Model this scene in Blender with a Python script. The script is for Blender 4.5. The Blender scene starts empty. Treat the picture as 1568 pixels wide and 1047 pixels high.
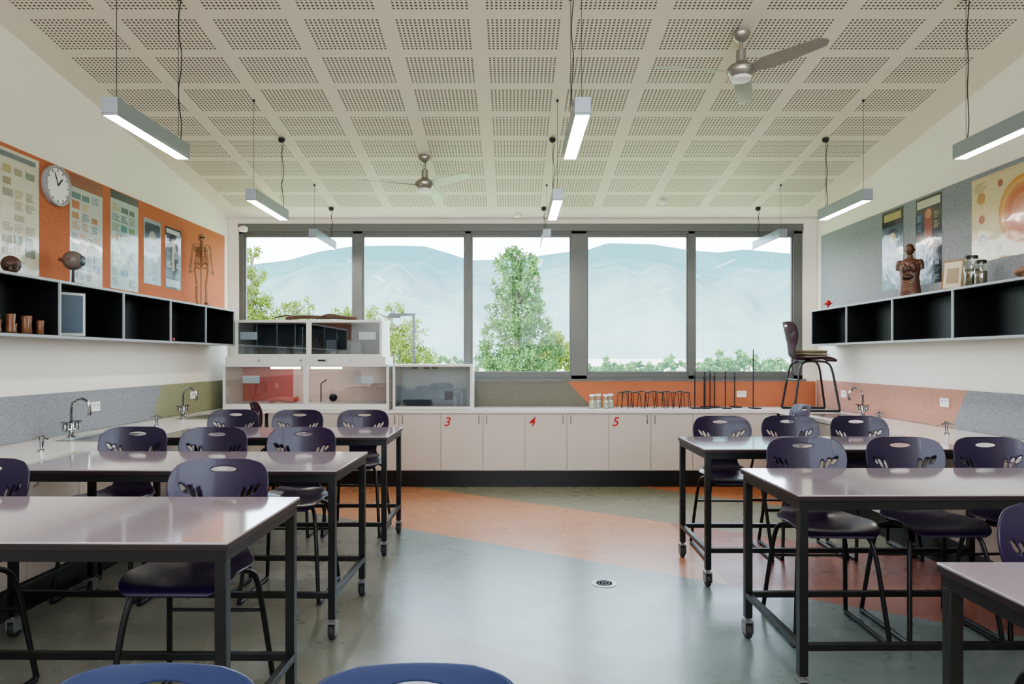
import bpy, math, random
import numpy as np
from mathutils import Vector, Matrix
random.seed(7); rng=np.random.default_rng(7)
S=bpy.context.scene
COL=S.collection
# ------------------------------------------------------------ materials
def lin(h):
    h=h.lstrip('#'); o=[]
    for i in (0,2,4):
        c=int(h[i:i+2],16)/255
        o.append(c/12.92 if c<=.04045 else ((c+.055)/1.055)**2.4)
    return (o[0],o[1],o[2],1)
MC={}
def M(name,hexc,rough=.5,metal=0,var=.08,scale=12,bump=0,bscale=80,coat=0,emis=None,estr=0,spec=None,alpha=None):
    if name in MC: return MC[name]
    m=bpy.data.materials.new(name); m.use_nodes=True; nt=m.node_tree; N=nt.nodes; L=nt.links
    b=N['Principled BSDF']; c=lin(hexc)
    tc=N.new('ShaderNodeTexCoord'); nz=N.new('ShaderNodeTexNoise'); nz.inputs['Scale'].default_value=scale; nz.inputs['Detail'].default_value=4
    L.new(tc.outputs['Object'],nz.inputs['Vector'])
    mx=N.new('ShaderNodeMix'); mx.data_type='RGBA'
    mx.inputs[6].default_value=tuple(min(1,x*(1-var)) for x in c[:3])+(1,)
    mx.inputs[7].default_value=tuple(min(1,x*(1+var)) for x in c[:3])+(1,)
    L.new(nz.outputs['Fac'],mx.inputs[0]); L.new(mx.outputs[2],b.inputs['Base Color'])
    b.inputs['Roughness'].default_value=rough; b.inputs['Metallic'].default_value=metal
    if coat: b.inputs['Coat Weight'].default_value=coat; b.inputs['Coat Roughness'].default_value=.08
    if spec is not None: b.inputs['Specular IOR Level'].default_value=spec
    if emis: b.inputs['Emission Color'].default_value=lin(emis); b.inputs['Emission Strength'].default_value=estr
    if bump:
        n2=N.new('ShaderNodeTexNoise'); n2.inputs['Scale'].default_value=bscale; L.new(tc.outputs['Object'],n2.inputs['Vector'])
        bp=N.new('ShaderNodeBump'); bp.inputs['Strength'].default_value=bump; bp.inputs['Distance'].default_value=.01
        L.new(n2.outputs['Fac'],bp.inputs['Height']); L.new(bp.outputs['Normal'],b.inputs['Normal'])
        if coat: L.new(bp.outputs['Normal'],b.inputs['Coat Normal'])
    MC[name]=m; return m
def speckle(name,h1,h2,scale=160,rough=.95):
    m=bpy.data.materials.new(name); m.use_nodes=True; nt=m.node_tree; N=nt.nodes; L=nt.links
    b=N['Principled BSDF']; tc=N.new('ShaderNodeTexCoord'); nz=N.new('ShaderNodeTexNoise')
    nz.inputs['Scale'].default_value=scale; nz.inputs['Detail'].default_value=3
    L.new(tc.outputs['Object'],nz.inputs['Vector'])
    r=N.new('ShaderNodeValToRGB'); r.color_ramp.elements[0].position=.4; r.color_ramp.elements[1].position=.62
    r.color_ramp.elements[0].color=lin(h1); r.color_ramp.elements[1].color=lin(h2)
    L.new(nz.outputs['Fac'],r.inputs[0]); L.new(r.outputs[0],b.inputs['Base Color']); b.inputs['Roughness'].default_value=rough
    b.inputs['Specular IOR Level'].default_value=.15
    return m
def glassmat(name,tint,refl=.06,rough=.0):
    m=bpy.data.materials.new(name); m.use_nodes=True; nt=m.node_tree; N=nt.nodes; L=nt.links
    N.remove(N['Principled BSDF']); o=N['Material Output']
    t=N.new('ShaderNodeBsdfTransparent'); t.inputs[0].default_value=tint
    g=N.new('ShaderNodeBsdfGlossy'); g.inputs['Roughness'].default_value=rough
    x=N.new('ShaderNodeMixShader'); x.inputs[0].default_value=refl
    L.new(t.outputs[0],x.inputs[1]); L.new(g.outputs[0],x.inputs[2]); L.new(x.outputs[0],o.inputs[0])
    return m
# ------------------------------------------------------------ mesh builder
def crom(P,k=6):
    P=[Vector(p) for p in P]; out=[]
    for i in range(len(P)-1):
        p0=P[max(i-1,0)];p1=P[i];p2=P[i+1];p3=P[min(i+2,len(P)-1)]
        for j in range(k):
            t=j/k
            out.append(.5*((2*p1)+(p2-p0)*t+(2*p0-5*p1+4*p2-p3)*t*t+(3*p1-p0-3*p2+p3)*t**3))
    out.append(P[-1]); return out
class MB:
    def __init__(s): s.v=[];s.f=[];s.m=[]
    def add(s,v,f,mi=0):
        o=len(s.v); s.v+= [tuple(x) for x in v]; s.f+=[tuple(i+o for i in q) for q in f]; s.m+=[mi]*len(f)
    def box(s,x0,x1,y0,y1,z0,z1,mi=0):
        v=[(x0,y0,z0),(x1,y0,z0),(x1,y1,z0),(x0,y1,z0),(x0,y0,z1),(x1,y0,z1),(x1,y1,z1),(x0,y1,z1)]
        s.add(v,[(3,2,1,0),(4,5,6,7),(0,1,5,4),(1,2,6,5),(2,3,7,6),(3,0,4,7)],mi); return s
    def prism(s,pts,vec,mi=0):
        n=len(pts); a=[Vector(p) for p in pts]; b=[p+Vector(vec) for p in a]
        s.add(a+b,[tuple(range(n))[::-1],tuple(range(n,2*n))]+[(i,(i+1)%n,n+(i+1)%n,n+i) for i in range(n)],mi); return s
    def tube(s,P,r,mi=0,n=10,cap=True):
        P=[Vector(p) for p in P]; k=len(P)
        R=r if isinstance(r,(list,tuple)) else [r]*k
        if len(R)!=k: R=[R[0]+(R[-1]-R[0])*i/(k-1) for i in range(k)]
        t0=(P[1]-P[0]).normalized(); u=t0.orthogonal().normalized(); vs=[]
        for i in range(k):
            t=(P[min(i+1,k-1)]-P[max(i-1,0)]).normalized()
            u=(u-t*u.dot(t)).normalized(); w=t.cross(u)
            for j in range(n):
                a=2*math.pi*j/n; vs.append(P[i]+(u*math.cos(a)+w*math.sin(a))*R[i])
        fs=[(i*n+j,i*n+(j+1)%n,(i+1)*n+(j+1)%n,(i+1)*n+j) for i in range(k-1) for j in range(n)]
        if cap: fs+= [tuple(range(n))[::-1],tuple(range((k-1)*n,k*n))]
        s.add(vs,fs,mi); return s
    def cyl(s,a,b,r,mi=0,n=20,r2=None): return s.tube([a,b],[r,r if r2 is None else r2],mi,n)
    def lathe(s,c,prof,mi=0,n=24,axis='z'):
        vs=[];k=len(prof)
        for r,h in prof:
            for j in range(n):
                a=2*math.pi*j/n; x,y=r*math.cos(a),r*math.sin(a)
                p={'z':(x,y,h),'x':(h,x,y),'y':(y,h,x)}[axis]
                vs.append((c[0]+p[0],c[1]+p[1],c[2]+p[2]))
        fs=[(i*n+j,i*n+(j+1)%n,(i+1)*n+(j+1)%n,(i+1)*n+j) for i in range(k-1) for j in range(n)]
        fs+=[tuple(range(n))[::-1],tuple(range((k-1)*n,k*n))]
        s.add(vs,fs,mi); return s
    def sph(s,c,r,mi=0,nu=18,nv=10):
        if not isinstance(r,(tuple,list)): r=(r,r,r)
        vs=[(c[0],c[1],c[2]-r[2])]
        for i in range(1,nv):
            p=-math.pi/2+math.pi*i/nv
            for j in range(nu):
                a=2*math.pi*j/nu; vs.append((c[0]+r[0]*math.cos(p)*math.cos(a),c[1]+r[1]*math.cos(p)*math.sin(a),c[2]+r[2]*math.sin(p)))
        vs.append((c[0],c[1],c[2]+r[2])); t=len(vs)-1
        fs=[(0,1+(j+1)%nu,1+j) for j in range(nu)]
        for i in range(nv-2):
            fs+=[(1+i*nu+j,1+i*nu+(j+1)%nu,1+(i+1)*nu+(j+1)%nu,1+(i+1)*nu+j) for j in range(nu)]
        b=1+(nv-2)*nu; fs+=[(b+j,b+(j+1)%nu,t) for j in range(nu)]
        s.add(vs,fs,mi); return s
    def mesh(s,name,mats,ang=35):
        me=bpy.data.meshes.new(name); me.from_pydata(s.v,[],s.f)
        for m in mats: me.materials.append(m)
        me.polygons.foreach_set('material_index',s.m); me.update()
        me.shade_smooth(); me.set_sharp_from_angle(angle=math.radians(ang)); return me
    def obj(s,name,mats,loc=(0,0,0),rz=0,bevel=0,parent=None,ang=35):
        return place(name,s.mesh(name,mats if isinstance(mats,list) else [mats],ang),loc,rz,bevel,parent)
def place(name,me,loc=(0,0,0),rz=0,bevel=0,parent=None):
    o=bpy.data.objects.new(name,me); o.location=loc; o.rotation_euler=(0,0,rz); COL.objects.link(o)
    if bevel:
        b=o.modifiers.new('Bevel','BEVEL'); b.width=bevel; b.segments=2; b.limit_method='ANGLE'
    if parent: o.parent=parent
    return o
def empty(name,loc=(0,0,0),rz=0):
    e=bpy.data.objects.new(name,None); e.empty_display_size=.1; e.location=loc; e.rotation_euler=(0,0,rz); COL.objects.link(e); return e

# ------------------------------------------------------------ room constants
XL,XR,YB,YF=-3.59,3.86,8.65,-3.0
def cz(y): return 3.28+.15*(YB-y)
white=M('white_paint','#ece6dc',.6,var=.02,scale=3,bump=.05,bscale=200)
black=M('black_steel','#0c0c0c',.42,var=.15)
grey_frame=M('window_aluminium','#6c6d6a',.45,.2)
# floor --------------------------------------------------------
def floor_mat():
    m=bpy.data.materials.new('vinyl_floor'); m.use_nodes=True; nt=m.node_tree; N=nt.nodes; L=nt.links
    b=N['Principled BSDF']; tc=N.new('ShaderNodeTexCoord'); sp=N.new('ShaderNodeSeparateXYZ'); L.new(tc.outputs['Object'],sp.inputs[0])
    def mt(op,a,bb=None):
        n=N.new('ShaderNodeMath'); n.operation=op
        for i,x in enumerate((a,bb)):
            if x is None: continue
            if isinstance(x,(int,float)): n.inputs[i].default_value=x
            else: L.new(x,n.inputs[i])
        return n.outputs[0]
    X,Y=sp.outputs[0],sp.outputs[1]
    def above(p,q):
        k=(q[1]-p[1])/(q[0]-p[0]); c=p[1]-k*p[0]
        return mt('GREATER_THAN',mt('SUBTRACT',Y,mt('MULTIPLY',X,k)),c)
    def leftof(p,q):
        k=(q[0]-p[0])/(q[1]-p[1]); c=p[0]-k*p[1]
        return mt('LESS_THAN',mt('SUBTRACT',X,mt('MULTIPLY',Y,k)),c)
    def mix(prev,col,mask):
        x=N.new('ShaderNodeMix'); x.data_type='RGBA'; L.new(mask,x.inputs[0])
        if isinstance(prev,str): x.inputs[6].default_value=lin(prev)
        else: L.new(prev,x.inputs[6])
        x.inputs[7].default_value=lin(col); return x.outputs[2]
    aL1=above((-1.02,7.96),(1.55,6.21)); aL2=above((-.985,6.09),(1.16,4.74)); aL3=above((-.888,4.14),(.443,3.17))
    lf=leftof((-.985,6.09),(-.7,3.9))
    c=mix('#73807e','#746f66',mt('SUBTRACT',1,aL3))
    c=mix(c,'#75756a',mt('MULTIPLY',lf,mt('SUBTRACT',1,aL2)))
    c=mix(c,'#b5805f',aL2)
    c=mix(c,'#955a4a',mt('MULTIPLY',aL2,mt('GREATER_THAN',X,1.45)))
    c=mix(c,'#7f7c68',aL1)
    c=mix(c,'#b06f4b',above((1.5,8.04),(2.52,7.2)))
    nz=N.new('ShaderNodeTexNoise'); nz.inputs['Scale'].default_value=2; nz.inputs['Detail'].default_value=8; L.new(tc.outputs['Object'],nz.inputs['Vector'])
    hs=N.new('ShaderNodeHueSaturation'); L.new(c,hs.inputs['Color'])
    L.new(mt('ADD',mt('MULTIPLY',nz.outputs['Fac'],.25),.87),hs.inputs['Value']); L.new(hs.outputs[0],b.inputs['Base Color'])
    n2=N.new('ShaderNodeTexNoise'); n2.inputs['Scale'].default_value=3; n2.inputs['Detail'].default_value=6; L.new(tc.outputs['Object'],n2.inputs['Vector'])
    L.new(mt('ADD',mt('MULTIPLY',n2.outputs['Fac'],.12),.22),b.inputs['Roughness'])
    b.inputs['Specular IOR Level'].default_value=.62
    n3=N.new('ShaderNodeTexNoise'); n3.inputs['Scale'].default_value=7; n3.inputs['Detail'].default_value=2; L.new(tc.outputs['Object'],n3.inputs['Vector'])
    bp=N.new('ShaderNodeBump'); bp.inputs['Strength'].default_value=.025; bp.inputs['Distance'].default_value=.004
    L.new(n3.outputs['Fac'],bp.inputs['Height']); L.new(bp.outputs[0],b.inputs['Normal'])
    return m
MB().box(XL,XR,YF,YB,-.15,0).obj('floor',floor_mat())
# ceiling -------------------------------------------------------
def ceil_mat():
    m=bpy.data.materials.new('perforated_plasterboard'); m.use_nodes=True; nt=m.node_tree; N=nt.nodes; L=nt.links
    b=N['Principled BSDF']; tc=N.new('ShaderNodeTexCoord'); sp=N.new('ShaderNodeSeparateXYZ'); L.new(tc.outputs['Object'],sp.inputs[0])
    def mt(op,a,bb=None):
        n=N.new('ShaderNodeMath'); n.operation=op
        for i,x in enumerate((a,bb)):
            if x is None: continue
            if isinstance(x,(int,float)): n.inputs[i].default_value=x
            else: L.new(x,n.inputs[i])
        return n.outputs[0]
    X,Y=sp.outputs[0],sp.outputs[1]
    fx=mt('FRACT',mt('DIVIDE',mt('ADD',X,.237+6.35),.635)); fy=mt('FRACT',mt('DIVIDE',mt('ADD',Y,9-4.69),.45))
    ux=mt('DIVIDE',mt('SUBTRACT',fx,.085),.83); uy=mt('DIVIDE',mt('SUBTRACT',fy,.1),.8)
    def inr(u): return mt('MULTIPLY',mt('GREATER_THAN',u,0),mt('LESS_THAN',u,1))
    mask=mt('MULTIPLY',inr(ux),inr(uy))
    for (v,lo,hi) in ((X,-3.41,3.575),(Y,-2.6,8.3)):
        mask=mt('MULTIPLY',mask,mt('MULTIPLY',mt('GREATER_THAN',v,lo),mt('LESS_THAN',v,hi)))
    hx=mt('SUBTRACT',mt('FRACT',mt('MULTIPLY',ux,17)),.5); hy=mt('SUBTRACT',mt('FRACT',mt('MULTIPLY',uy,12)),.5)
    d=mt('SQRT',mt('ADD',mt('POWER',hx,2),mt('POWER',hy,2)))
    hole=mt('MULTIPLY',mt('LESS_THAN',d,.28),mask)
    x=N.new('ShaderNodeMix'); x.data_type='RGBA'; L.new(hole,x.inputs[0]); x.inputs[6].default_value=lin('#e4d9c8'); x.inputs[7].default_value=lin('#54493c')
    L.new(x.outputs[2],b.inputs['Base Color']); b.inputs['Roughness'].default_value=.6
    return m
MB().prism([(XL,YB,cz(YB)),(XR,YB,cz(YB)),(XR,YF,cz(YF)),(XL,YF,cz(YF))],(0,0,.15)).obj('ceiling',ceil_mat())
for nm,x,t in (('wall_left',XL,-.2),('wall_right',XR,.2)):
    MB().prism([(x,YF,-.15),(x,YB,-.15),(x,YB,cz(YB)+.15),(x,YF,cz(YF)+.15)],(t,0,0)).obj(nm,white)
WX0,WX1,WZ0,WZ1=-3.47,3.69,1.25,3.154
b=MB(); b.box(XL-.2,XR+.2,YB,YB+.2,-.15,WZ0); b.box(XL-.2,XR+.2,YB,YB+.2,WZ1,cz(YB)+.15)
b.box(XL-.2,WX0,YB,YB+.2,WZ0,WZ1); b.box(WX1,XR+.2,YB,YB+.2,WZ0,WZ1); b.obj('wall_back',white)
FS=1.9
b=MB(); b.box(XL-.2,XR+.2,YF-.2,YF,-.15,FS); b.box(XL-.2,XR+.2,YF-.2,YF,4.2,cz(YF)+.15)
b.box(XL-.2,XL+.4,YF-.2,YF,FS,4.2); b.box(XR-.4,XR+.2,YF-.2,YF,FS,4.2); b.box(0,.3,YF-.2,YF,FS,4.2); b.obj('wall_front',white)  # unseen wall; its openings are added to let sky light in
# windows ------------------------------------------------------
wg=glassmat('window_glass',(.97,.99,.99,1),.008)
posts=[(-3.47,-3.41),(-2.02,-1.904),(-.596,-.52),(.753,.952),(2.243,2.326),(3.58,3.69)]
fr=MB()
y0,y1=YB+.03,YB+.11
fr.box(WX0,WX1,y0,y1,WZ1-.06,WZ1); fr.box(WX0,WX1,y0,y1,WZ0,WZ0+.045)
for a,c in posts: fr.box(a,c,y0,y1,WZ0,WZ1)
fr.box(WX0,WX1,YB-.015,YB+.03,WZ1-.03,WZ1+.06)
fr.box(WX0-.03,WX1+.03,YB-.03,YB+.12,WZ0-.02,WZ0)
W=fr.obj('window_1',grey_frame,bevel=.003)
for i in range(5):
    a=posts[i][1]; c=posts[i+1][0]; s=MB()
    t=.028
    s.box(a,c,y0+.02,y1-.02,WZ0+.045,WZ0+.095); s.box(a,c,y0+.02,y1-.02,WZ1-.1,WZ1-.06)
    s.box(a,a+t*.7,y0+.02,y1-.02,WZ0+.095,WZ1-.1); s.box(c-t*.7,c,y0+.02,y1-.02,WZ0+.095,WZ1-.1)
    s.box(a+.01,c-.01,y0+.038,y0+.042,WZ0+.09,WZ1-.095,1)
    if i in(2,): s.box(c+.02,c+.045,y0-.02,y0,1.55,1.7)
    s.obj('sash_%d'%i,[grey_frame,wg],parent=W,bevel=0)
# ------------------------------------------------------------ pin boards
gB=speckle('grey_felt','#808186','#9ea0a5'); oB=speckle('orange_felt','#b06a50','#c6805f')
dB=speckle('charcoal_felt','#5a5850','#908c80'); olB=speckle('olive_felt','#88886c','#a2a286'); rB=speckle('terracotta_felt','#b08070','#c6998a')
Z0,Z1=.905,1.24
def wallboard(name,side,pts,mat,t=.012):
    if side=='L': P=[(XL+.001,y,z) for y,z in pts]; v=(t,0,0)
    elif side=='R': P=[(XR-.001,y,z) for y,z in pts]; v=(-t,0,0)
    else: P=[(x,YB-.001,z) for x,z in pts]; v=(0,-t,0)
    return MB().prism(P,v).obj(name,mat)
wallboard('grey_splash_pinboard','L',[(0,Z0),(6.80,Z0),(6.96,Z1),(0,Z1)],gB)
wallboard('olive_splash_pinboard','L',[(6.80,Z0),(YB-.03,Z0),(YB-.03,Z1),(6.96,Z1)],olB)
wallboard('dark_grey_splash_pinboard','R',[(0,Z0),(5.97,Z0),(5.77,Z1),(0,Z1)],gB)
wallboard('terracotta_splash_pinboard','R',[(5.97,Z0),(YB-.03,Z0),(YB-.03,Z1),(5.77,Z1)],rB)
wallboard('charcoal_splash_pinboard','B',[(XL+.02,Z0),(1.0,Z0),(.70,Z1-.02),(XL+.02,Z1-.02)],dB)
wallboard('orange_splash_pinboard','B',[(1.0,Z0),(XR-.02,Z0),(XR-.02,Z1-.02),(.70,Z1-.02)],oB)
wallboard('orange_pinboard','L',[(1,1.9),(8.5,1.9),(8.5,3.03),(1,3.03)],oB)
wallboard('grey_pinboard','R',[(1,1.9),(8.5,1.9),(8.5,3.03),(1,3.03)],gB)
# ------------------------------------------------------------ wall shelves
cubin=M('black_laminate','#090a0c',.45,var=.1)
def cubby(name,xw,xf,divs,y0,y1):
    b=MB(); z0,z1=1.66,2.083; a,c=min(xw,xf),max(xw,xf); t=.018
    b.box(a,c,y0,y1,z1-t,z1,0); b.box(a,c,y0,y1,z0,z0+t,0)
    for d in divs: b.box(a,c,d-t/2,d+t/2,z0+t,z1-t,0)
    back=(a,a+.01) if xw<xf else (c-.01,c)
    b.box(back[0],back[1],y0,y1,z0+t,z1-t,1)
    b.box(a,c,y1,y1+.003,z0,z1,1)
    for d0,d1 in zip(divs[:-1],divs[1:]):
        i=.012
        aa,cc=(a+.01,c-i) if xw<xf else (a+i,c-.01)
        b.box(aa,cc,d0+t/2,d1-t/2,z1-t-.004,z1-t,1); b.box(aa,cc,d0+t/2,d1-t/2,z0+t,z0+t+.004,1)
        b.box(aa,cc,d0+t/2,d0+t/2+.004,z0+t+.004,z1-t-.004,1); b.box(aa,cc,d1-t/2-.004,d1-t/2,z0+t+.004,z1-t-.004,1)
    return b.obj(name,[M('shelf_laminate','#9a9da2',.4,var=.03),cubin])
cubby('wall_shelf',XL+.014,-3.3,[2.55,3.36,4.18,4.99,5.81,6.61,7.37,8.12],2.541,8.129)
cubby('wall_shelf',XR-.014,3.57,[2.93,3.80,4.67,5.54,6.42,7.30,8.15],2.921,8.159)
# ------------------------------------------------------------ benches
doorm=M('cupboard_laminate','#cfc4bb',.35,var=.03); kick=M('kick_black','#121214',.4); topm=M('bench_laminate','#e6e0da',.18,var=.02)
steel=M('brushed_steel','#b5b5b2',.25,1)
b=MB()
b.box(XL+.015,XR-.015,8.02,YB-.015,.865,.9,0)
b.box(-2.88,3.12,8.06,YB-.02,.185,.865,1); b.box(-2.88,3.12,8.05,YB-.02,0.001,.185,2)
xs=[-.838+.4946*k for k in range(-4,9)]
xs=[x for x in xs if -2.9<x<3.12]
for x in xs:
    x2=min(x+.4946,3.1); b.box(x+.003,x2-.003,8.042,8.06,.192,.855,1)
for i,x in enumerate([-.344+.9892*k for k in range(-2,4)]):
    for s in(-.045,.045):
        b.tube([(x+s,8.042,.84),(x+s,8.02,.835),(x+s,8.02,.745),(x+s,8.042,.74)],.006,3,8)
bench=b.obj('lab_bench',[topm,doorm,kick,steel],bevel=.002)
redp=M('red_marker','#c01818',.5)
for ch,px in(('2',554),('3',684),('4',814),('5',942)):
    cu=bpy.data.curves.new('number_'+ch,'FONT'); cu.body=ch; cu.size=.15; cu.extrude=.0008; cu.offset=.002; cu.align_x='CENTER'; cu.shear=.25
    cu.materials.append(redp); o=bpy.data.objects.new('number_'+ch,cu); COL.objects.link(o)
    o.location=((px-784)/130.2,8.0405,.715); o.rotation_euler=(math.pi/2,0,0); o.parent=bench
for nm,xa,xb,xf in(('side_bench',XL+.015,-2.88,-2.88),('side_bench',3.12,XR-.015,3.12)):
    b=MB(); b.box(xa,xb,1.6,8.018,.865,.9,0)
    s=1 if xf<0 else -1
    inner=(xa,xf-.03) if xf<0 else (xf+.03,xb)
    b.box(inner[0],inner[1],1.62,8.018,.185,.865,1); b.box(inner[0],inner[1],1.62,8.018,.001,.185,2)
    y=1.62
    while y<7.9:
        f0,f1=(xf-.03,xf-.012) if xf<0 else (xf+.012,xf+.03)
        b.box(f0,f1,y+.003,min(y+.49,8.0)-.003,.192,.855,1)
        b.tube([(xf-.012*s,y+.06,.84),(xf+.008*s,y+.06,.835),(xf+.008*s,y+.06,.745),(xf-.012*s,y+.06,.74)],.006,3,8)
        y+=.49
    b.obj(nm,[topm,doorm,kick,steel],bevel=.002)
chrome=M('chrome','#a8a8a8',.12,1)
sinkd=M('sink_steel','#7f8282',.25,1)
def sink(x,y):
    b=MB(); w,d=.2,.26; z=.9
    b.box(x-w,x+w,y-d,y-d+.03,z+.0005,z+.006);b.box(x-w,x+w,y+d-.03,y+d,z+.0005,z+.006)
    b.box(x-w,x-w+.03,y-d+.03,y+d-.03,z+.0005,z+.006);b.box(x+w-.03,x+w,y-d+.03,y+d-.03,z+.0005,z+.006)
    b.box(x-w+.03,x+w-.03,y-d+.03,y+d-.03,z+.0005,z+.002,1); b.lathe((x,y,z+.002),[(.03,0),(.03,.002),(.0,.002)],1)
    b.obj('bench_sink',[steel,sinkd])
def tap(x,y,dirx):
    b=MB(); z=.9005
    b.lathe((x,y,z),[(.028,0),(.028,.012),(.018,.02),(.016,.1),(.011,.11)],0)
    P=[(x,y,z+.1),(x,y,z+.22),(x+dirx*.02,y,z+.275),(x+dirx*.07,y,z+.3),(x+dirx*.125,y,z+.275),(x+dirx*.14,y,z+.23),(x+dirx*.14,y,z+.19)]
    b.tube(crom(P,5),.011,0,10)
    b.cyl((x+dirx*.14,y,z+.195),(x+dirx*.14,y,z+.17),.014,0)
    for s in(-1,1):
        b.tube([(x,y,z+.06),(x,y+s*.07,z+.06)],.011,0); b.lathe((x,y+s*.07,z+.055),[(.018,0),(.022,.01),(.022,.05),(.012,.06)],0)
        b.box(x-.035,x+.035,y+s*.07-.007,y+s*.07+.007,z+.115,z+.125)
    b.obj('gooseneck_tap',[chrome])
tap(-3.42,5.3,1);tap(-3.42,7.1,1);tap(3.70,7.2,-1);tap(3.7,4.2,-1)
sink(-3.17,5.3);sink(-3.17,7.1);sink(3.42,7.2)
def gas(x,y,d):
    b=MB(); z=.9005; b.lathe((x,y,z),[(.025,0),(.025,.01),(.012,.015),(.012,.07),(.016,.075),(.016,.1),(.008,.105)])
    for s in(-1,1): b.tube([(x,y,z+.085),(x+s*.03,y-.01,z+.085),(x+s*.055,y-.01,z+.078)],[.009,.007,.005])
    b.obj('gas_tap',[chrome])
gas(-3.2,6.15,1);gas(3.5,5.5,-1);gas(-3.1,4.5,1);gas(3.5,6.5,1)
def socket(side,u,z):
    b=MB()
    if side=='B': b.box(u-.06,u+.06,YB-.026,YB-.0145,z-.04,z+.04); b.box(u-.035,u-.015,YB-.03,YB-.026,z+.005,z+.025,1); b.box(u+.015,u+.035,YB-.03,YB-.026,z+.005,z+.025,1)
    else:
        x=XL+.0145 if side=='L' else XR-.0145; s=1 if side=='L' else -1
        a,c=sorted((x,x+s*.011)); b.box(a,c,u-.06,u+.06,z-.04,z+.04)
        a,c=sorted((x+s*.011,x+s*.014)); b.box(a,c,u-.035,u-.015,z,z+.025,1); b.box(a,c,u+.015,u+.035,z,z+.025,1)
    b.obj('power_outlet',[M('outlet_white','#f0f0ee',.3),M('outlet_grey','#b8b8b8',.4)],bevel=.001)
socket('L',5.85,1.1);socket('L',7.64,1.1);socket('R',6.06,1.12);socket('B',2.9,1.06);socket('R',7.9,1.1)

# ------------------------------------------------------------ tables
ttop=M('table_laminate','#a3979e',.09,var=.02,coat=.7); tedge=M('table_edge','#241718',.4)
castg=M('castor_grey','#6e6e6e',.4); 
def table_mesh(L=1.8,D=.73,H=.915):
    b=MB(); x,y=L/2,D/2
    b.box(-x,x,-y,y,H-.007,H,0); b.box(-x,x,-y,y,H-.028,H-.007,1)
    a=.01; w=.038
    for s in(-1,1):
        yy=s*(y-a); b.box(-x+a,x-a,min(yy,yy-s*w),max(yy,yy-s*w),H-.068,H-.0285,2)
        yr=s*(y-a-.004); b.box(-x+a+w,x-a-w,min(yr,yr-s*.03),max(yr,yr-s*.03),.225,.255,2)
        xx=s*(x-a); b.box(min(xx,xx-s*w),max(xx,xx-s*w),-y+a+w,y-a-w,H-.068,H-.0285,2)
        b.box(min(xx,xx-s*.03),max(xx,xx-s*.03),-y+a+w,y-a-w,.225,.255,2)
        for t in(-1,1):
            yt=t*(y-a); b.box(min(xx,xx-s*w),max(xx,xx-s*w),min(yt,yt-t*w),max(yt,yt-t*w),.115,H-.068,2)
            cx,cy=xx-s*w/2,yt-t*w/2
            b.cyl((cx,cy,.117),(cx,cy,.09),.012,3); 
            for q in(-1,1): b.box(cx+q*.021-.003,cx+q*.021+.003,cy-.026,cy+.032,.032,.098,3)
            b.box(cx-.024,cx+.024,cy-.026,cy+.028,.09,.1,3)
            b.lathe((cx-.016,cy+.008,.044),[(.012,0),(.038,0),(.0435,.005),(.0435,.027),(.038,.032),(.012,.032)],4,20,'x')
            b.cyl((cx-.026,cy+.008,.044),(cx+.026,cy+.008,.044),.008,3,8)
    return b.mesh('lab_table',[ttop,tedge,black,castg,M('castor_rubber','#2b2b2b',.6)])
TM=table_mesh()
def table(x0,x1,yn,rz=0):
    o=place('lab_table',TM,((x0+x1)/2,yn+.365,0),rz,.0015)
table(-2.72,-.92,2.23,-.012); table(-2.73,-.93,3.66,-.02); table(-2.75,-.95,5.2)
table(1.25,3.05,3.0,.012); table(1.27,3.07,4.5); table(1.25,3.05,1.28)

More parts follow.
